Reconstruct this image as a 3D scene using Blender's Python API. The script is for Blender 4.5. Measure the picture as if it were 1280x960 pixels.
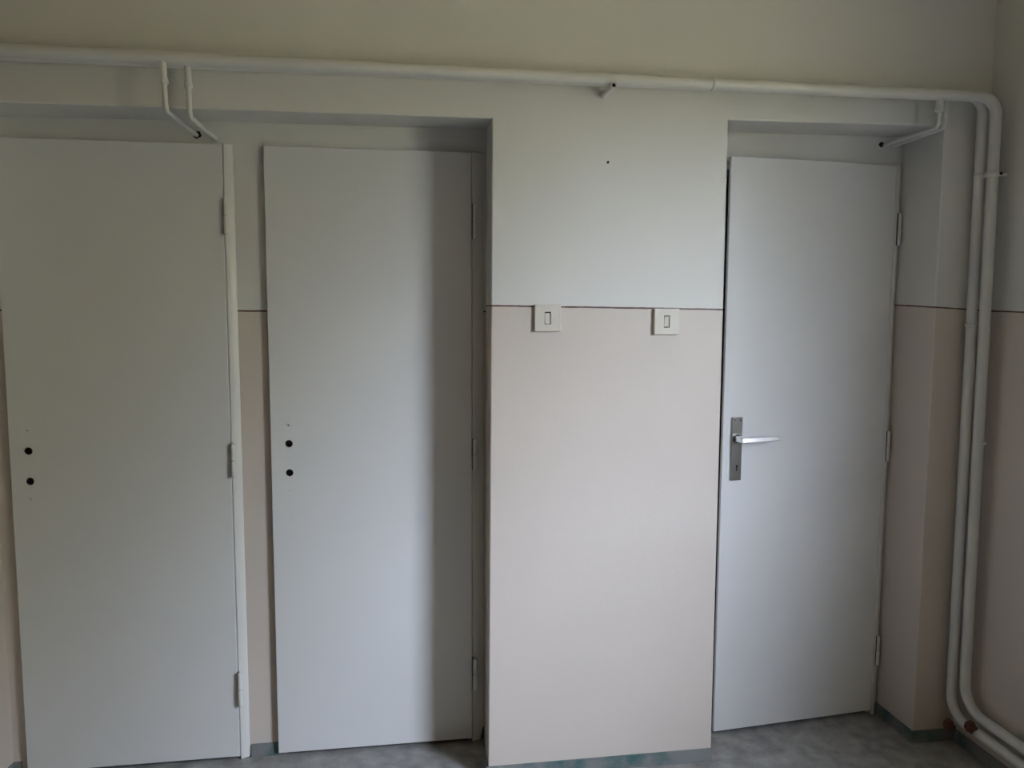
import bpy, bmesh, math, random
from mathutils import Vector, Matrix

for o in list(bpy.data.objects):
    bpy.data.objects.remove(o, do_unlink=True)
scene = bpy.context.scene
COL = scene.collection
random.seed(4)

# ------------------------------------------------------------------ camera
YAW, PITCH, ROLL, FPX = math.radians(8.741), math.radians(5.465), math.radians(0.217), 998.2
cam_d = bpy.data.cameras.new('camera')
cam = bpy.data.objects.new('camera', cam_d)
COL.objects.link(cam)
cam_d.sensor_fit = 'HORIZONTAL'
cam_d.sensor_width = 36.0
cam_d.lens = FPX / 1280.0 * 36.0
cam_d.clip_start = 0.02
fw = Vector((math.sin(YAW) * math.cos(PITCH), math.cos(YAW) * math.cos(PITCH), -math.sin(PITCH)))
rt = Vector((math.cos(YAW), -math.sin(YAW), 0))
up = rt.cross(fw)
r2 = rt * math.cos(ROLL) + up * math.sin(ROLL)
u2 = -rt * math.sin(ROLL) + up * math.cos(ROLL)
M = Matrix((r2, u2, -fw)).transposed().to_4x4()
M.translation = Vector((0, -2.39, 1.4915))
cam.matrix_world = M
scene.camera = cam

# ------------------------------------------------------------------ sky and exposure
world = bpy.data.worlds.new('overcast_sky')
scene.world = world
world.use_nodes = True
bg = world.node_tree.nodes['Background']
SKY = (0.735, 0.83, 1.0, 1)
bg.inputs['Color'].default_value = SKY
wn_ = world.node_tree.nodes
wl_ = world.node_tree.links
w_tc = wn_.new('ShaderNodeTexCoord')
w_sep = wn_.new('ShaderNodeSeparateXYZ')
w_max = wn_.new('ShaderNodeMath'); w_max.operation = 'MAXIMUM'; w_max.inputs[1].default_value = 0.0
w_mul = wn_.new('ShaderNodeMath'); w_mul.operation = 'MULTIPLY_ADD'      # overcast sky: brighter towards the zenith
w_mul.inputs[1].default_value = 4.0
w_mul.inputs[2].default_value = 7.0
wl_.new(w_tc.outputs['Generated'], w_sep.inputs[0])
wl_.new(w_sep.outputs[2], w_max.inputs[0])
wl_.new(w_max.outputs[0], w_mul.inputs[0])
wl_.new(w_mul.outputs[0], bg.inputs['Strength'])
vs = scene.view_settings
vs.view_transform = 'Standard'
vs.look = 'None'
vs.gamma = 1.0
vs.use_curve_mapping = False
vs.exposure = 2.64

# window opening in the right wall (behind the photographer's right shoulder)
WIN_Y0, WIN_Y1, WIN_Z0, WIN_Z1 = -2.38, -1.45, 0.95, 2.17
XR, XL, YB, ZC = 1.93, -4.6, -4.6, 2.95
WALL_T = 0.052
portal_d = bpy.data.lights.new('window_daylight', 'AREA')
portal_d.shape = 'RECTANGLE'
portal_d.size, portal_d.size_y = WIN_Z1 - WIN_Z0, WIN_Y1 - WIN_Y0
portal_d.cycles.is_portal = True
portal = bpy.data.objects.new('window_daylight', portal_d)
COL.objects.link(portal)
portal.location = (XR + WALL_T + 0.01, (WIN_Y0 + WIN_Y1) / 2, (WIN_Z0 + WIN_Z1) / 2)
portal.rotation_euler = (0, math.radians(90), 0)

# ------------------------------------------------------------------ helpers
def obj(name, bm, mat, parent=None, smooth=False, bevel=0.0, seg=2):
    me = bpy.data.meshes.new(name)
    bmesh.ops.recalc_face_normals(bm, faces=bm.faces[:])
    bm.to_mesh(me)
    bm.free()
    if isinstance(mat, (list, tuple)):
        for m in mat:
            me.materials.append(m)
    else:
        me.materials.append(mat)
    if smooth:
        for p in me.polygons:
            p.use_smooth = True
        try:
            me.set_sharp_from_angle(angle=math.radians(40))
        except Exception:
            pass
    o = bpy.data.objects.new(name, me)
    COL.objects.link(o)
    if parent:
        o.parent = parent
    if bevel:
        md = o.modifiers.new('bevel', 'BEVEL')
        md.width = bevel
        md.segments = seg
        md.limit_method = 'ANGLE'
        md.angle_limit = math.radians(40)
        for p in me.polygons:
            p.use_smooth = True
        try:
            me.set_sharp_from_angle(angle=math.radians(40))
        except Exception:
            pass
        md.harden_normals = False
    return o

def empty(name, loc=(0, 0, 0), rotz=0.0, roty=0.0):
    o = bpy.data.objects.new(name, None)
    COL.objects.link(o)
    o.empty_display_size = 0.05
    o.location = loc
    o.rotation_euler = (0, roty, rotz)
    return o

def tag(o, label, cat, group=None):
    o['label'] = label
    o['category'] = cat
    if group:
        o['group'] = group
    return o

def struct(o, label=None, cat=None):
    o['kind'] = 'structure'
    if label:
        o['label'] = label
    if cat:
        o['category'] = cat
    return o

def add_box(bm, x0, x1, y0, y1, z0, z1):
    v = [bm.verts.new((x, y, z)) for z in (z0, z1) for y in (y0, y1) for x in (x0, x1)]
    for f in ((0, 1, 3, 2), (4, 6, 7, 5), (0, 4, 5, 1), (2, 3, 7, 6), (0, 2, 6, 4), (1, 5, 7, 3)):
        bm.faces.new([v[i] for i in f])
    return v

def boxbm(*a):
    bm = bmesh.new()
    add_box(bm, *a)
    return bm

def add_hexa(bm, bottom, top):
    """eight-cornered solid: bottom and top quads given as 4 points each"""
    b = [bm.verts.new(p) for p in bottom]
    t = [bm.verts.new(p) for p in top]
    bm.faces.new(b[::-1])
    bm.faces.new(t)
    for i in range(4):
        j = (i + 1) % 4
        bm.faces.new((b[i], b[j], t[j], t[i]))

def add_cyl(bm, c, axis, r, length, n=24, r2=None):
    """capped cylinder starting at c, running along axis"""
    a = Vector(axis).normalized()
    h = Vector((0, 0, 1)) if abs(a.z) < 0.9 else Vector((1, 0, 0))
    s = a.cross(h).normalized()
    t = a.cross(s)
    c = Vector(c)
    r2 = r if r2 is None else r2
    A, B = [], []
    for i in range(n):
        q = 2 * math.pi * i / n
        d = s * math.cos(q) + t * math.sin(q)
        A.append(bm.verts.new(c + d * r))
        B.append(bm.verts.new(c + a * length + d * r2))
    bm.faces.new(A[::-1])
    bm.faces.new(B)
    for i in range(n):
        j = (i + 1) % n
        bm.faces.new((A[i], A[j], B[j], B[i]))

def fillet(pts, rad, n=10):
    """round the inner corners of a polyline"""
    pts = [Vector(p) for p in pts]
    out = [pts[0]]
    for i in range(1, len(pts) - 1):
        p, a, b = pts[i], pts[i - 1], pts[i + 1]
        r = rad[i - 1] if isinstance(rad, (list, tuple)) else rad
        da, db = (a - p).normalized(), (b - p).normalized()
        ang = da.angle(db)
        d = r / math.tan(ang / 2)
        d = min(d, (a - p).length * 0.95, (b - p).length * 0.95)
        s, e = p + da * d, p + db * d
        for k in range(n + 1):
            t = k / n
            # quadratic-ish arc through a rational bezier
            w = math.sin(ang / 2)
            q0, q1, q2 = (1 - t) ** 2, 2 * w * t * (1 - t), t * t
            out.append((s * q0 + p * q1 + e * q2) / (q0 + q1 + q2))
    out.append(pts[-1])
    return out

def add_tube(bm, path, radius, n=20, cap=True):
    path = [Vector(p) for p in path]
    m = len(path)
    rads = radius if isinstance(radius, (list, tuple)) else [radius] * m
    tang = []
    for i in range(m):
        if i == 0:
            t = path[1] - path[0]
        elif i == m - 1:
            t = path[-1] - path[-2]
        else:
            t = (path[i] - path[i - 1]).normalized() + (path[i + 1] - path[i]).normalized()
        tang.append(t.normalized())
    h = Vector((0, 0, 1)) if abs(tang[0].z) < 0.9 else Vector((1, 0, 0))
    s = (h - tang[0] * h.dot(tang[0])).normalized()
    rings = []
    for i in range(m):
        s = (s - tang[i] * s.dot(tang[i])).normalized()
        t2 = tang[i].cross(s)
        rings.append([bm.verts.new(path[i] + (s * math.cos(2 * math.pi * k / n) + t2 * math.sin(2 * math.pi * k / n)) * rads[i]) for k in range(n)])
    for i in range(m - 1):
        for k in range(n):
            j = (k + 1) % n
            bm.faces.new((rings[i][k], rings[i][j], rings[i + 1][j], rings[i + 1][k]))
    if cap:
        bm.faces.new(rings[0][::-1])
        bm.faces.new(rings[-1])

def cut(o, cutters):
    """boolean-subtract temporary cutter meshes from o"""
    tmp = []
    for bm in cutters:
        bmesh.ops.recalc_face_normals(bm, faces=bm.faces[:])
        me = bpy.data.meshes.new('cut')
        bm.to_mesh(me)
        bm.free()
        c = bpy.data.objects.new('cut', me)
        COL.objects.link(c)
        c.parent = o.parent
        tmp.append(c)
        md = o.modifiers.new('b', 'BOOLEAN')
        md.operation = 'DIFFERENCE'
        md.solver = 'EXACT'
        md.object = c
    bpy.context.view_layer.update()
    dg = bpy.context.evaluated_depsgraph_get()
    me = bpy.data.meshes.new_from_object(o.evaluated_get(dg))
    o.modifiers.clear()
    old = o.data
    nm = old.name
    o.data = me
    bpy.data.meshes.remove(old)
    me.name = nm
    for c in tmp:
        m = c.data
        bpy.data.objects.remove(c, do_unlink=True)
        bpy.data.meshes.remove(m)
    return o

# ------------------------------------------------------------------ materials
def srgb(r, g, b):
    f = lambda c: c / 12.92 if c <= 0.04045 else ((c + 0.055) / 1.055) ** 2.4
    return (f(r / 255), f(g / 255), f(b / 255), 1)

def base_mat(name, color, rough=0.5, metal=0.0, spec=0.5):
    m = bpy.data.materials.new(name)
    m.use_nodes = True
    nt = m.node_tree
    b = nt.nodes['Principled BSDF']
    b.inputs['Base Color'].default_value = color
    b.inputs['Roughness'].default_value = rough
    b.inputs['Metallic'].default_value = metal
    b.inputs['Specular IOR Level'].default_value = spec
    return m, nt, b

def add_noise(nt, scale, detail=4, rough=0.55):
    tc = nt.nodes.new('ShaderNodeTexCoord')
    n = nt.nodes.new('ShaderNodeTexNoise')
    n.inputs['Scale'].default_value = scale
    n.inputs['Detail'].default_value = detail
    n.inputs['Roughness'].default_value = rough
    nt.links.new(tc.outputs['Object'], n.inputs['Vector'])
    return n

def add_bump(nt, b, scale, strength, dist=0.002, detail=4, prev=None):
    n = add_noise(nt, scale, detail)
    bp = nt.nodes.new('ShaderNodeBump')
    bp.inputs['Strength'].default_value = strength
    bp.inputs['Distance'].default_value = dist
    nt.links.new(n.outputs['Fac'], bp.inputs['Height'])
    if prev:
        nt.links.new(prev.outputs['Normal'], bp.inputs['Normal'])
    nt.links.new(bp.outputs['Normal'], b.inputs['Normal'])
    return bp

def mottle(nt, b, c0, c1, scale, lo=0.35, hi=0.65, detail=5):
    n = add_noise(nt, scale, detail)
    r = nt.nodes.new('ShaderNodeValToRGB')
    r.color_ramp.elements[0].position = lo
    r.color_ramp.elements[1].position = hi
    r.color_ramp.elements[0].color = c0
    r.color_ramp.elements[1].color = c1
    nt.links.new(n.outputs['Fac'], r.inputs['Fac'])
    nt.links.new(r.outputs['Color'], b.inputs['Base Color'])
    return r

WHITE = (0.70, 0.69, 0.66, 1)
BEIGE = (0.63, 0.562, 0.503, 1)
LINE = (0.11, 0.055, 0.035, 1)

def wall_mat(name, a, kx=0.0, ky=0.0):
    """white paint above, beige oil paint below, thin brown dado line at z = a + kx x + ky y"""
    m, nt, b = base_mat(name, WHITE, 0.55, spec=0.5)
    N, L = nt.nodes.new, nt.links.new
    geo = N('ShaderNodeNewGeometry')
    sep = N('ShaderNodeSeparateXYZ')
    L(geo.outputs['Position'], sep.inputs[0])
    def math_(op, *v):
        n = N('ShaderNodeMath')
        n.operation = op
        for i, q in enumerate(v):
            if hasattr(q, 'is_output'):
                L(q, n.inputs[i])
            else:
                n.inputs[i].default_value = q
        return n.outputs[0]
    z = math_('ADD', math_('MULTIPLY', sep.outputs[0], kx), math_('MULTIPLY', sep.outputs[1], ky))
    z = math_('SUBTRACT', math_('SUBTRACT', sep.outputs[2], z), a)       # height above the line
    wob = add_noise(nt, 9.0, 3)
    z = math_('ADD', z, math_('MULTIPLY', math_('SUBTRACT', wob.outputs['Fac'], 0.5), 0.004))
    low = math_('LESS_THAN', z, 0.0)
    wn = add_noise(nt, 30.0, 2)
    half = math_('ADD', 0.0012, math_('MULTIPLY', wn.outputs['Fac'], 0.0026))
    line = math_('LESS_THAN', math_('ABSOLUTE', z), half)
    # faint patchiness of the paint
    pn = add_noise(nt, 2.2, 5)
    def patch(c, k):
        mx = N('ShaderNodeMix')
        mx.data_type = 'RGBA'
        mx.inputs['A'].default_value = tuple(q * (1 - k) for q in c[:3]) + (1,)
        mx.inputs['B'].default_value = tuple(min(1, q * (1 + k)) for q in c[:3]) + (1,)
        L(pn.outputs['Fac'], mx.inputs['Factor'])
        return mx.outputs['Result']
    def mix(f, A, B):
        mx = N('ShaderNodeMix')
        mx.data_type = 'RGBA'
        L(f, mx.inputs['Factor'])
        for s, q in (('A', A), ('B', B)):
            if hasattr(q, 'is_output'):
                L(q, mx.inputs[s])
            else:
                mx.inputs[s].default_value = q
        return mx.outputs['Result']
    c = mix(low, patch(WHITE, 0.05), patch(BEIGE, 0.04))
    c = mix(line, c, LINE)
    L(c, b.inputs['Base Color'])
    rr = math_('SUBTRACT', 0.46, math_('MULTIPLY', low, 0.04))
    L(rr, b.inputs['Roughness'])
    p = add_bump(nt, b, 5.0, 0.25, 0.006, 3)
    add_bump(nt, b, 160.0, 0.16, 0.002, 3, prev=p)
    return m

m_wall_strip = wall_mat('wall_paint_recess', 1.478)
m_wall_pillar = wall_mat('wall_paint_pillar', 1.5008, -0.0123)
m_wall_pier = wall_mat('wall_paint_pier', 1.598, -0.0565, 0.035)
m_wall_right = wall_mat('wall_paint_right', 1.489, 0.0, 0.03)
m_wall_room = wall_mat('wall_paint_room', 1.485)
m_cream, nt, b = base_mat('cream_room_paint', (0.72, 0.56, 0.39, 1), 0.6)
add_bump(nt, b, 60, 0.15)

m_ceiling, nt, b = base_mat('ceiling_whitewash', (0.76, 0.68, 0.52, 1), 0.8)
add_bump(nt, b, 60, 0.15)

m_floor, nt, b = base_mat('grey_marbled_lino', (0.1, 0.1, 0.1, 1), 0.45, spec=0.4)
mottle(nt, b, (0.20, 0.195, 0.187, 1), (0.40, 0.395, 0.38, 1), 17.0, 0.30, 0.72, 12)
add_bump(nt, b, 90, 0.08)

m_skirt, nt, b = base_mat('teal_smeared_skirting', (0.1, 0.1, 0.1, 1), 0.5)
mottle(nt, b, (0.055, 0.125, 0.122, 1), (0.20, 0.21, 0.205, 1), 9.0, 0.36, 0.52, 6)
m_skirt_grey, nt, b = base_mat('grey_lino_skirting', (0.14, 0.145, 0.145, 1), 0.5)
mottle(nt, b, (0.095, 0.10, 0.10, 1), (0.185, 0.19, 0.188, 1), 20.0, 0.3, 0.7, 6)

m_door, nt, b = base_mat('grey_white_door_enamel', (0.62, 0.62, 0.615, 1), 0.34, spec=0.5)
mottle(nt, b, (0.70, 0.70, 0.70, 1), (0.735, 0.735, 0.735, 1), 1.6, 0.3, 0.7, 3)
add_bump(nt, b, 25, 0.03, 0.001)

m_frame, nt, b = base_mat('white_frame_enamel', (0.70, 0.69, 0.66, 1), 0.35)
add_bump(nt, b, 40, 0.08, 0.001)
m_pipe, nt, b = base_mat('white_pipe_enamel', (0.68, 0.675, 0.65, 1), 0.30)
add_bump(nt, b, 50, 0.08, 0.001)
m_dark, nt, b = base_mat('black_hollow', (0.008, 0.007, 0.006, 1), 0.8)
m_lock, nt, b = base_mat('brown_lock_case', (0.05, 0.032, 0.02, 1), 0.5, 0.4)
m_rust, nt, b = base_mat('red_brown_primer', (0.10, 0.03, 0.022, 1), 0.55)
mottle(nt, b, (0.055, 0.018, 0.014, 1), (0.16, 0.05, 0.03, 1), 60, 0.3, 0.7)
m_metal, nt, b = base_mat('worn_aluminium', (0.36, 0.355, 0.345, 1), 0.26, 1.0)
add_bump(nt, b, 300, 0.05, 0.0005)
m_chrome, nt, b = base_mat('polished_aluminium', (0.93, 0.93, 0.94, 1), 0.24, 1.0)
m_screw, nt, b = base_mat('dark_steel_screw', (0.10, 0.10, 0.10, 1), 0.4, 1.0)
m_plastic, nt, b = base_mat('cream_switch_plastic', (0.66, 0.62, 0.54, 1), 0.35)
m_grass, nt, b = base_mat('lawn_outside', (0.10, 0.13, 0.05, 1), 0.9)
mottle(nt, b, (0.20, 0.175, 0.09, 1), (0.27, 0.235, 0.14, 1), 0.4)
m_winframe, nt, b = base_mat('white_window_paint', (0.75, 0.74, 0.72, 1), 0.4)
m_glass = bpy.data.materials.new('window_glass')
m_glass.use_nodes = True
nt = m_glass.node_tree
for n in list(nt.nodes):
    nt.nodes.remove(n)
out = nt.nodes.new('ShaderNodeOutputMaterial')
mx = nt.nodes.new('ShaderNodeMixShader')
lw = nt.nodes.new('ShaderNodeLayerWeight')
pw = nt.nodes.new('ShaderNodeMath'); pw.operation = 'POWER'; pw.inputs[1].default_value = 5.0
ma = nt.nodes.new('ShaderNodeMath'); ma.operation = 'MULTIPLY_ADD'; ma.inputs[1].default_value = 0.96; ma.inputs[2].default_value = 0.04
lw.inputs['Blend'].default_value = 0.5
nt.links.new(lw.outputs['Facing'], pw.inputs[0])
nt.links.new(pw.outputs[0], ma.inputs[0])
nt.links.new(ma.outputs[0], mx.inputs[0])
tr = nt.nodes.new('ShaderNodeBsdfTransparent')
gl = nt.nodes.new('ShaderNodeBsdfGlossy')
gl.inputs['Roughness'].default_value = 0.02
nt.links.new(tr.outputs[0], mx.inputs[1])
nt.links.new(gl.outputs[0], mx.inputs[2])
nt.links.new(mx.outputs[0], out.inputs[0])

# ------------------------------------------------------------------ the setting
YR, YR3 = 0.245, 0.21            # depth of the double recess and of the single recess
YT = 0.36                        # back of the partition wall
floor = struct(obj('floor', boxbm(XL - .2, XR + WALL_T, YB - .2, 1.7, -0.1, 0.0), m_floor), 'grey marbled lino floor', 'floor')
struct(obj('ceiling', boxbm(XL - .2, XR + WALL_T, YB - .2, 1.7, ZC, ZC + 0.1), m_ceiling), 'plain whitewashed ceiling', 'ceiling')

wf = obj('wall_front', boxbm(XL - .2, XR + WALL_T, 0.0, YT, 0.0, ZC), [m_wall_strip, m_wall_pillar, m_wall_pier])
c1 = bmesh.new()     # double recess of the first two doors, sides and soffit slightly splayed
add_hexa(c1, [(-1.235, -0.06, -0.05), (0.2905, -0.06, -0.05), (0.312, YR, -0.05), (-1.200, YR, -0.05)],
         [(-1.235, -0.06, 2.029), (0.3025, -0.06, 2.0385), (0.318, YR, 2.067), (-1.200, YR, 2.050)])
c2 = bmesh.new()     # recess of the third door
add_hexa(c2, [(1.039, -0.06, -0.05), (1.772, -0.06, -0.05), (1.770, YR3, -0.05), (1.044, YR3, -0.05)],
         [(1.0365, -0.06, 2.065), (1.770, -0.06, 2.073), (1.769, YR3, 2.086), (1.042, YR3, 2.077)])
DOORS = [(-1.1505, -0.502, YR), (-0.379, 0.2675, YR), (1.096, 1.742, YR3)]
cs = [c1, c2]
for x0, x1, y in DOORS:
    if x0 > 1:
        x0 = 1.069
    cs.append(boxbm(x0 + 0.018, x1 - 0.012, 0.1, 0.5, -0.05, 1.968))
cut(wf, cs)
bm = bmesh.new()
bm.from_mesh(wf.data)
edges = []
for e in bm.edges:
    a, c = e.verts[0].co, e.verts[1].co
    if abs(a.y) < 1e-3 and abs(c.y) < 1e-3 and e.calc_face_angle(0) > 0.5:
        mid = (a + c) / 2
        if -1.3 < mid.x < 1.85 and 0.02 < mid.z < 2.5:
            edges.append(e)
bmesh.ops.bevel(bm, geom=edges, offset=0.005, segments=3, affect='EDGES', profile=0.5)
for px_ in (0.288, 1.5):
    bmesh.ops.bisect_plane(bm, geom=bm.verts[:] + bm.edges[:] + bm.faces[:], dist=1e-5, plane_co=(px_, 0, 0), plane_no=(1, 0, 0))
for f in bm.faces:
    c = f.calc_center_median()
    f.material_index = 2 if c.x > 1.5 else (1 if c.x > 0.285 else 0)
    if c.x > 0.285 and c.y > 0.2 and c.x < 1.0:
        f.material_index = 0
bm.to_mesh(wf.data)
bm.free()
struct(wf, 'white over beige painted wall with two door recesses', 'wall')

bm = bmesh.new()
add_box(bm, XL - .2, XR + WALL_T, 1.5, 1.7, 0.0, ZC)
struct(obj('wall_cubicle_back', bm, m_wall_room), 'painted rear wall of the toilet cubicles', 'wall')
bm = bmesh.new()
for x0, x1 in ((-1.42, -1.30), (-0.47, -0.41), (0.55, 0.80), (XR, XR + WALL_T)):
    add_box(bm, x0, x1, YT, 1.5, 0.0, ZC)
struct(obj('wall_cubicle_sides', bm, m_wall_room), 'painted partition walls between the cubicles', 'wall')
struct(obj('wall_left', boxbm(XL - .2, XL, YB, 0.0, 0.0, ZC), m_cream), 'painted wall on the left', 'wall')
struct(obj('wall_back', boxbm(XL - .2, XR + WALL_T, YB - .2, YB, 0.0, ZC), m_cream), 'painted wall behind the viewer', 'wall')
wr = obj('wall_right', boxbm(XR, XR + WALL_T, YB, 0.0, 0.0, ZC), m_wall_right)
cut(wr, [boxbm(XR - .2, XR + WALL_T + .2, WIN_Y0, WIN_Y1, WIN_Z0, WIN_Z1)])
struct(wr, 'white over beige painted wall behind the vertical pipes', 'wall')

# window in the right wall
win = struct(empty('window_1', (XR, (WIN_Y0 + WIN_Y1) / 2, WIN_Z0)), 'white painted casement window in the right wall', 'window')
def win_part(name, m, *a):
    bm = boxbm(*a)
    bmesh.ops.translate(bm, verts=bm.verts[:], vec=-win.location)
    return obj(name, bm, m, win)
xw0, xw1 = XR + 0.010, XR + 0.045
t = 0.035
win_part('window_frame', m_winframe, xw0, xw1, WIN_Y0, WIN_Y0 + t, WIN_Z0, WIN_Z1)
win_part('window_frame', m_winframe, xw0, xw1, WIN_Y1 - t, WIN_Y1, WIN_Z0, WIN_Z1)
win_part('window_frame', m_winframe, xw0, xw1, WIN_Y0 + t, WIN_Y1 - t, WIN_Z0, WIN_Z0 + t)
win_part('window_frame', m_winframe, xw0, xw1, WIN_Y0 + t, WIN_Y1 - t, WIN_Z1 - t, WIN_Z1)
ym = (WIN_Y0 + WIN_Y1) / 2
win_part('pane', m_glass, xw0 + .022, xw0 + .026, WIN_Y0 + t, WIN_Y1 - t, WIN_Z0 + t, WIN_Z1 - t)
win_part('window_sill', m_winframe, XR - 0.05, XR + 0.010, WIN_Y0 - .03, WIN_Y1 + .03, WIN_Z0 - 0.025, WIN_Z0)
bm = boxbm(2.6, 60, -45, 40, -1.3, -1.0)
struct(obj('ground', bm, m_grass), 'lawn outside the window', 'ground')

# unseen shrub row added across the lawn to block sky light on the left
bm = bmesh.new()
nx, nz = 60, 10
HX, HY0, HY1 = 9.0, -32.0, 26.0
grid = []
for i in range(nx + 1):
    row = []
    yy = HY0 + (HY1 - HY0) * i / nx
    HH = 2.0 + 3.6 * min(1.0, max(0.0, (yy + 11.0) / 4.0))      # taller at one end, shaped to dim the leftmost door
    for k in range(nz + 1):
        q = k / nz
        a = math.pi * q
        row.append(bm.verts.new((HX + 1.2 - 1.2 * math.cos(a) + random.uniform(-.2, .2),
                                 HY0 + (HY1 - HY0) * i / nx + random.uniform(-.2, .2),
                                 -1.0 + (HH + 1.0) * min(1.0, 1.25 * math.sin(a)) + (random.uniform(-.25, .25) if 0 < k < nz else 0))))
    grid.append(row)
for i in range(nx):
    for k in range(nz):
        bm.faces.new((grid[i][k], grid[i + 1][k], grid[i + 1][k + 1], grid[i][k + 1]))
struct(obj('sky_blocker', bm, m_grass, smooth=True), 'unseen shrub row added outside to block low sky light', 'sky_blocker')

# skirtings
def skirt(name, pts, h, th, mat, label):
    """skirting that follows a polyline on plan; wall lies to the left of the walking direction"""
    bm = bmesh.new()
    P = [Vector((p[0], p[1], 0)) for p in pts]
    off = []
    for i in range(len(P)):
        ns = []
        if i > 0:
            d = (P[i] - P[i - 1]).normalized(); ns.append(Vector((d.y, -d.x, 0)))
        if i < len(P) - 1:
            d = (P[i + 1] - P[i]).normalized(); ns.append(Vector((d.y, -d.x, 0)))
        if len(ns) == 2:
            s = (ns[0] + ns[1])
            s = s / max(0.3, s.dot(ns[0]))
        else:
            s = ns[0]
        off.append(P[i] + s * th)
    rows = []
    for i in range(len(P)):
        a, o_ = P[i], off[i]
        m_ = a.lerp(o_, 0.45)
        # cove profile: back bottom, toe, lower face, top lip, back top
        toe = a + (o_ - a) * 1.12
        rows.append([bm.verts.new((a.x, a.y, 0.0)), bm.verts.new((toe.x, toe.y, 0.0)), bm.verts.new((toe.x, toe.y, 0.003)),
                     bm.verts.new((o_.x, o_.y, h * 0.22)), bm.verts.new((m_.x, m_.y, h * 0.97)), bm.verts.new((a.x, a.y, h))])
    for i in range(len(P) - 1):
        for k in range(6):
            j = (k + 1) % 6
            bm.faces.new((rows[i][k], rows[i][j], rows[i + 1][j], rows[i + 1][k]))
    bm.faces.new(rows[0]); bm.faces.new(rows[-1][::-1])
    return struct(obj(name, bm, mat), label, 'baseboard')
G = 0.0005
skirt('baseboard_front', [(0.293, 0.10), (0.293 - G, -G), (1.0385, -G)], 0.042, 0.007, m_skirt, 'teal smeared lino skirting around the central pillar')
skirt('baseboard_strip', [(-0.468, YR - G), (-0.362, YR - G)], 0.042, 0.007, m_skirt, 'teal smeared skirting between the two holed doors')
skirt('baseboard_recess', [(0.286, YR - G), (0.311, YR - G)], 0.042, 0.006, m_skirt, 'teal smeared skirting stub in the recess corner')
skirt('baseboard_left', [(-1.235, -.0), (-1.200 + G, YR - G), (-1.175, YR - G)], 0.042, 0.006, m_skirt, 'teal smeared skirting in the left recess corner')
skirt('baseboard_pier', [(1.748, YR3 - G), (1.7695, YR3 - G), (1.7715, -G), (XR - .0006, -G)], 0.042, 0.006, m_skirt, 'teal smeared skirting around the right pier')
skirt('baseboard_right', [(XR - G, -0.008), (XR - G, YB + .02)], 0.042, 0.007, m_skirt, 'dark skirting below the pipes on the right wall')

# door frames
def frame(name, x0, x1, y, right_edge, label):
    f = struct(empty(name, ((x0 + x1) / 2, y, 0)), label, 'door frame')
    def part(n, *a):
        bm = boxbm(*a)
        bmesh.ops.translate(bm, verts=bm.verts[:], vec=-f.location)
        return obj(n, bm, m_frame, f, bevel=0.003)
    part('jamb', x0 + 0.006, x0 + 0.03, y - 0.001, YT + 0.01, 0.0, 1.968)
    bm = bmesh.new()        # hinge jamb: its painted flange slopes back to the plaster
    q = [(x1 + 0.0009, y - 0.018), (x1 + 0.006, y - 0.018), (right_edge, y - 0.002), (right_edge, YT + 0.01), (x1 + 0.0009, YT + 0.01)]
    lo = [bm.verts.new((a - f.location.x, c - f.location.y, 0.0)) for a, c in q]
    hi = [bm.verts.new((a - f.location.x, c - f.location.y, 1.992)) for a, c in q]
    bm.faces.new(lo[::-1]); bm.faces.new(hi)
    for i in range(5):
        bm.faces.new((lo[i], lo[(i + 1) % 5], hi[(i + 1) % 5], hi[i]))
    obj('jamb', bm, m_frame, f, bevel=0.003)
    part('stop', x1 - 0.024, x1 + 0.0009, y + 0.03, YT + 0.01, 0.0, 1.956)
    part('head', x0 + 0.03, x1 - 0.024, y - 0.001, YT + 0.01, 1.956, 1.985)
    return f
frame('trim_1', *DOORS[0], -0.472, 'white painted steel frame of the leftmost door')
frame('trim_2', *DOORS[1], 0.309, 'white painted steel frame of the middle door')
frame('trim_3', 1.060, DOORS[2][1], YR3, 1.768, 'white painted steel frame of the door with a handle')

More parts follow.
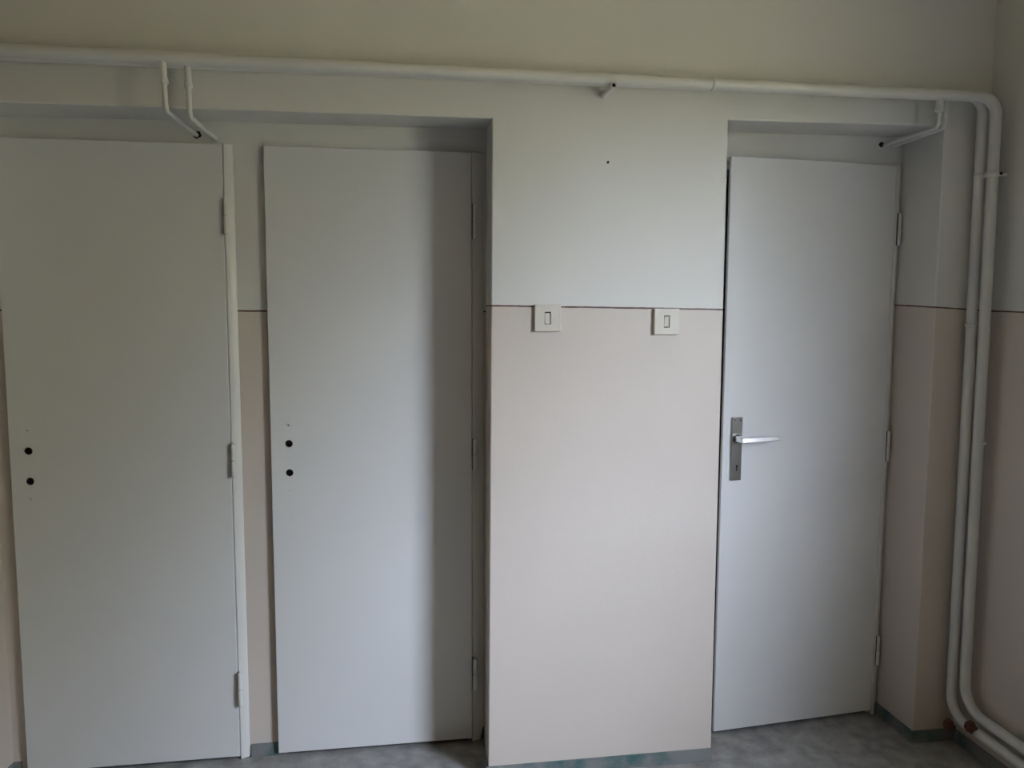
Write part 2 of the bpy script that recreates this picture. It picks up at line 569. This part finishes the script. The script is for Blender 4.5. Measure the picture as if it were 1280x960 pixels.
# doors: local origin at the lower hinge-side front edge, leaf runs towards -x
H_LEAF, T_LEAF = 1.973, 0.038
HINGES = ((1.768, 0.110), (1.005, 0.106), (0.248, 0.110))
def door(name, hx, y, W, rotz, label, roty=0.0, z0=0.014):
    d = struct(empty(name, (hx, y, z0), rotz, roty), label, 'door')
    bm = bmesh.new()
    prof = [(-W, 0), (0, 0), (0, T_LEAF), (-W + 0.014, T_LEAF), (-W + 0.014, 0.011), (-W, 0.011)]
    lo = [bm.verts.new((x_, y_, 0)) for x_, y_ in prof]
    hi = [bm.verts.new((x_, y_, H_LEAF)) for x_, y_ in prof]
    bm.faces.new(lo[::-1]); bm.faces.new(hi)
    for i in range(6):
        j = (i + 1) % 6
        bm.faces.new((lo[i], lo[j], hi[j], hi[i]))
    leaf = obj('leaf', bm, m_door, d, bevel=0.002)
    for zc, L in HINGES:
        h = obj('hinge', boxbm(0.0012, 0.0045, -0.0125, 0.02, zc - z0 - L / 2, zc - z0 + L / 2), m_screw, d)
        z = zc - z0
        bm = bmesh.new()
        add_cyl(bm, (0.0085, -0.010, z + 0.0014), (0, 0, 1), 0.0068, L / 2 - 0.0036, 16)
        add_cyl(bm, (0.0085, -0.010, z + L / 2 - 0.0022), (0, 0, 1), 0.0068, 0.0035, 16, 0.004)
        obj('upper_knuckle', bm, m_frame, h, smooth=True)
        bm = bmesh.new()
        add_cyl(bm, (0.0088, -0.010, z - L / 2 + 0.0022), (0, 0, 1), 0.0075, L / 2 - 0.003, 16)
        add_cyl(bm, (0.0088, -0.010, z - L / 2 + 0.0022), (0, 0, -1), 0.0075, 0.0035, 16, 0.0045)
        obj('lower_knuckle', bm, m_frame, h, smooth=True)
    return d, leaf

def lock_holes(d, leaf, x, zs, pins):
    mods = [(m.width, m.segments) for m in leaf.modifiers]
    cs = []
    for z, r in [(z, 0.0118) for z in zs] + [(z, 0.0026) for z in pins]:
        bm = bmesh.new()
        add_cyl(bm, (x, -0.01, z), (0, 1, 0), r, 0.034 if r > .005 else 0.018, 28 if r > .005 else 10)
        cs.append(bm)
    cut(leaf, cs)
    for z in zs:
        bm = bmesh.new()
        add_cyl(bm, (x, 0.0215, z), (0, 1, 0), 0.0116, 0.002, 24)
        h = obj('lock_hole', bm, m_lock, d)
        bm = bmesh.new()
        add_tube(bm, [(x, 0.004, z), (x, 0.0225, z)], 0.01165, 24, cap=False)
        obj('hole_lining', bm, m_dark, h)

d1, l1 = door('door_1', -0.502, 0.222, 0.6485, 0.0, 'leftmost grey white flush door with two lock holes')
lock_holes(d1, l1, -1.0965 + 0.502, (1.034, 0.940), (1.098, 0.884))
d2, l2 = door('door_2', 0.2675, 0.222, 0.6465, 0.0, 'middle grey white flush door with two lock holes')
lock_holes(d2, l2, -0.322 - 0.2675, (1.040, 0.945), (1.101, 0.888))
d3, l3 = door('door_3', 1.744, 0.200, 0.6400, math.atan2(0.062, 0.640), 'grey white flush door standing ajar with a metal lever handle', roty=0.0022)

# handle of the third door
hx = -0.590
pl_ = obj('handle_plate', boxbm(hx - 0.0205, hx + 0.0205, -0.0065, 0.0, 0.893, 1.110), m_metal, d3, bevel=0.0025)
for sx in (-0.0115, 0.0115):
    bm = bmesh.new()
    add_cyl(bm, (hx + sx, -0.0060, 1.101), (0, -1, 0), 0.0034, 0.0012, 14)
    obj('screw', bm, m_screw, pl_)
bm = bmesh.new()
add_cyl(bm, (hx + 0.003, -0.0062, 0.943), (0, -1, 0), 0.0042, 0.0006, 16)
add_box(bm, hx + 0.0008, hx + 0.0052, -0.0068, -0.0062, 0.926, 0.943)
obj('keyhole', bm, m_dark, pl_)
bm = bmesh.new()
add_cyl(bm, (hx + 0.003, -0.006, 1.037), (0, -1, 0), 0.0150, 0.010, 24, 0.0125)
lv = obj('lever_collar', bm, m_screw, d3, smooth=True)
bm = bmesh.new()
add_box(bm, -0.012, 0.1285, -0.006, 0.006, -0.0092, 0.0092)
add_box(bm, 0.116, 0.1285, 0.0055, 0.018, -0.0088, 0.0088)
for v in bm.verts:
    if v.co.x > 0.1:
        v.co.z *= 0.86
bmesh.ops.rotate(bm, verts=bm.verts[:], cent=(0, 0, 0), matrix=Matrix.Rotation(math.radians(-9), 3, 'X'))
bmesh.ops.rotate(bm, verts=bm.verts[:], cent=(0, 0, 0), matrix=Matrix.Rotation(math.radians(-1.6), 3, 'Y'))
bmesh.ops.translate(bm, verts=bm.verts[:], vec=(hx + 0.004, -0.049, 1.037))
obj('lever', bm, m_chrome, d3, bevel=0.002)
bm = bmesh.new()
add_hexa(bm, [(hx - 0.010, -0.012, 1.028), (hx + 0.015, -0.012, 1.028), (hx + 0.015, -0.012, 1.047), (hx - 0.010, -0.012, 1.047)],
         [(hx - 0.008, -0.046, 1.0285), (hx + 0.016, -0.046, 1.0285), (hx + 0.016, -0.046, 1.0455), (hx - 0.008, -0.046, 1.0455)])
obj('lever_neck', bm, m_chrome, d3, bevel=0.002)

# ------------------------------------------------------------------ pipes
RP = 0.0165
YF, YK = -0.085, -0.040       # front pipe, pipe behind it
XV = 1.881
ZF = 2.149
def zk(x):                    # the rear pipe rises slightly to the right
    return 2.148 + 0.0045 * (x + 1.0)

pf = tag(empty('heating_pipe', (XV, YF, 0.17)), 'white painted front heating pipe crossing the wall and dropping nearest the viewer', 'pipe', 'heating pipes')
pk = tag(empty('heating_pipe', (XV, YK, 0.12)), 'white painted rear heating pipe tucked behind the front one, dropping closer to the door wall', 'pipe', 'heating pipes')
def ppart(root, name, bm, mat=None, parent=None, **k):
    bmesh.ops.translate(bm, verts=bm.verts[:], vec=-root.location)
    return obj(name, bm, mat or m_pipe, parent or root, smooth=True, **k)

def subdiv(pts, step=0.12):
    out = []
    for a, b_ in zip(pts[:-1], pts[1:]):
        n = max(1, int((b_ - a).length / step))
        for i in range(n):
            out.append(a.lerp(b_, i / n))
    out.append(pts[-1])
    return out
bm = bmesh.new()
path = fillet([(XL + .001, YF, 2.145), (XV, YF, ZF), (1.893, YF, 0.164), (1.884, YB + .001, 0.145)], [0.055, 0.085], 12)
add_tube(bm, subdiv(path), RP, 24)
ppart(pf, 'pipe_run', bm)
bm = bmesh.new()
path = fillet([(XL + .001, YK, zk(XL)), (1.871, YK, zk(1.87)), (1.880, YK, 0.118), (1.878, YB + .001, 0.114)], [0.05, 0.075], 12)
add_tube(bm, subdiv(path), RP * 0.97, 24)
ppart(pk, 'pipe_run', bm)
def ring(root, c, axis, r, w):
    bm = bmesh.new()
    a = Vector(axis).normalized()
    c = Vector(c)
    add_tube(bm, [c - a * w, c - a * w * .5, c, c + a * w * .5, c + a * w], [r, r + .0032, r + .0040, r + .0032, r], 24)
    ppart(root, 'weld_ring', bm)
ring(pf, (0.948, YF, ZF - .0006), (1, 0, 0), RP - .0005, 0.005)
ring(pf, (1.892, YF, 1.06), (0, 0, 1), RP - .0005, 0.006)
ring(pk, (1.874, YK, 1.44), (0, 0, 1), RP - .0008, 0.006)

def branch(root, x, y, ztop, zcol, zb, yend, zend, dx, r0=0.0088, r1=0.0066, xb=None):
    xb = x if xb is None else xb
    bm = bmesh.new()
    add_tube(bm, [(x, y, ztop + .004), (x, y, ztop - .002), (x + (xb - x) * .4, y, zcol)], [r0 + .0022, r0, r0], 16)
    br = ppart(root, 'branch_pipe', bm)
    bm = bmesh.new()
    xm = x + (xb - x) * .4
    add_tube(bm, [(xm, y, zcol + .010), (xm, y, zcol + .006), (xm, y, zcol - .004), (xm, y, zcol - .009)], [r0, r0 + .0022, r0 + .0022, r1], 16)
    ppart(root, 'collar', bm, parent=br)
    bm = bmesh.new()
    add_tube(bm, fillet([(xm, y, zcol), (xb, y, zb), (xb + dx, yend, zend)], 0.016, 8), r1, 16)
    ppart(root, 'tail', bm, parent=br)
branch(pf, -0.585, YF - .004, 2.143, 2.085, 2.010, YR, 2.016, 0.002, xb=-0.581)
branch(pk, -0.533, YK - .004, 2.138, 2.088, 2.006, YR, 2.007, 0.008, xb=-0.531)
branch(pf, 1.686, YF, 2.134, 2.104, 2.052, YR3, 2.055, 0.014, r0=0.0115, r1=0.0066)
branch(pk, 1.739, YK, 2.145, 2.104, 2.062, YR3, 2.052, -0.010, r0=0.0082, r1=0.0070)
# rusty drain plugs under the lower bends
def plug(root, x, y, z):
    bm = bmesh.new()
    add_cyl(bm, (x, y, z), (-1, 0, -0.25), 0.0115, 0.022, 16)
    st = ppart(root, 'drain_stub', bm)
    bm = bmesh.new()
    a = Vector((-1, 0, -0.25)).normalized()
    c = Vector((x, y, z)) + a * 0.012
    add_cyl(bm, c, a, 0.0205, 0.020, 6, 0.0195)
    add_cyl(bm, c + a * 0.019, a, 0.0150, 0.007, 16, 0.012)
    ppart(root, 'drain_plug', bm, m_rust, parent=st)
plug(pk, 1.884, -0.060, 0.093)
plug(pf, 1.886, -0.156, 0.138)

# clamp that ties both vertical pipes to the wall
cl = tag(empty('pipe_clamp', (XV - .003, -.06, 1.915)), 'white painted clamp tying the two vertical pipes together', 'pipe clamp')
def cpart(name, bm, mat=m_pipe, parent=None, **k):
    bmesh.ops.translate(bm, verts=bm.verts[:], vec=-cl.location)
    return obj(name, bm, mat, parent or cl, **k)
bm = bmesh.new()
add_tube(bm, [(1.8815, YF, 1.906), (1.8815, YF, 1.908), (1.8815, YF, 1.922), (1.8815, YF, 1.924)], [RP + .0005, RP + .002, RP + .002, RP + .0005], 24)
cpart('clamp_band', bm, smooth=True)
bm = bmesh.new()
add_tube(bm, [(1.8725, YK, 1.906), (1.8725, YK, 1.908), (1.8725, YK, 1.922), (1.8725, YK, 1.924)], [RP + .0002, RP + .0018, RP + .0018, RP + .0002], 24)
cpart('clamp_band', bm, smooth=True)
cpart('bridge', boxbm(1.871, 1.882, -0.070, -0.050, 1.908, 1.922), bevel=0.002)
cpart('arm', boxbm(1.895, XR - .0005, YF - 0.006, YF + 0.006, 1.910, 1.920), bevel=0.002)
bm = bmesh.new()
add_cyl(bm, (1.905, YF - .006, 1.917), (0, -1, 0), 0.0045, 0.004, 12)
cpart('screw', bm, m_dark)

# bracket pin under the horizontal pipes
pin = tag(empty('pipe_bracket', (0.640, 0, 2.128)), 'white painted hollow bracket pin under the horizontal pipes', 'bracket')
bm = bmesh.new()
rings = []
for yy, rr_ in ((-0.0005, 0.0125), (-0.010, 0.0105), (-0.030, 0.0095), (-0.108, 0.0095), (-0.111, 0.0090), (-0.111, 0.0060), (-0.085, 0.0058)):
    rings.append([bm.verts.new((0.002 + rr_ * math.cos(2 * math.pi * k / 20), yy, -.003 + rr_ * math.sin(2 * math.pi * k / 20))) for k in range(20)])
for A_, B_ in zip(rings[:-1], rings[1:]):
    for k in range(20):
        bm.faces.new((A_[k], A_[(k + 1) % 20], B_[(k + 1) % 20], B_[k]))
bm.faces.new(rings[0]); bm.faces.new(rings[-1])
obj('pin', bm, m_pipe, pin, smooth=True)
bm = bmesh.new()
add_cyl(bm, (0.002, -0.107, -.003), (0, 1, 0), 0.0059, 0.002, 16)
obj('pin_bore', bm, m_dark, pin)
bm = bmesh.new()
add_box(bm, -0.004, 0.008, -0.10, -0.012, 0.0015, 0.0043)
obj('saddle', bm, m_pipe, pin, bevel=0.001)

# small dark holes in the plaster
def plaster_hole(x, y, z, r, label):
    bm = bmesh.new()
    n = 14
    vs_ = [bm.verts.new((x + math.cos(q * 2 * math.pi / n) * r * random.uniform(.75, 1.2), y - 0.0006, z + math.sin(q * 2 * math.pi / n) * r * random.uniform(.75, 1.2))) for q in range(n)]
    vb = [bm.verts.new((v.co.x, y + 0.004, v.co.z)) for v in vs_]
    bm.faces.new(vs_); bm.faces.new(vb[::-1])
    for i in range(n):
        j = (i + 1) % n
        bm.faces.new((vs_[i], vs_[j], vb[j], vb[i]))
    o = obj('plaster_hole', bm, m_dark, wf)
    o['label'] = label
    return o
plaster_hole(0.658, 0.0, 1.929, 0.0042, 'tiny dark nail hole in the white wall')
plaster_hole(-0.577, YR, 2.016, 0.0115, 'dark ragged hole where the branch pipe enters')
plaster_hole(1.688, YR3, 2.057, 0.009, 'dark ragged hole beside the branch pipe')

# ------------------------------------------------------------------ light switches
def switch(x, z, tilt, gap_top, gap_bottom, label):
    s = tag(empty('light_switch', (x, 0, z)), label, 'light switch', 'light switches')
    hw, T = 0.0405, 0.013
    wx, wz = 0.0095, 0.0190
    bm = bmesh.new()
    add_box(bm, -hw, hw, -T, -0.0004, -hw, hw)
    p = obj('plate', bm, m_plastic, s, bevel=0.002)
    md = list(p.modifiers)
    cut(p, [boxbm(-wx, wx, -T - .01, -T + 0.008, -wz, wz)])
    for q in p.data.polygons:
        q.use_smooth = False
    obj('well', boxbm(-wx + .0002, wx - .0002, -T + .0072, -T + .0082, -wz + .0002, wz - .0002), m_dark, s)
    bm = boxbm(-wx + 0.0004, wx - 0.0034, -0.005, 0.005, -wz + gap_bottom, wz - gap_top)
    bmesh.ops.rotate(bm, verts=bm.verts[:], cent=(0, 0, 0), matrix=Matrix.Rotation(tilt, 3, 'X'))
    bmesh.ops.translate(bm, verts=bm.verts[:], vec=(0, -T + 0.004, 0))
    obj('rocker', bm, m_plastic, s, bevel=0.0008)
switch(0.4745, 1.4605, math.radians(-7), 0.0045, 0.0006, 'cream square light switch nearer the middle door')
switch(0.850, 1.450, math.radians(7), 0.0020, 0.0034, 'cream square light switch nearer the door with the handle')
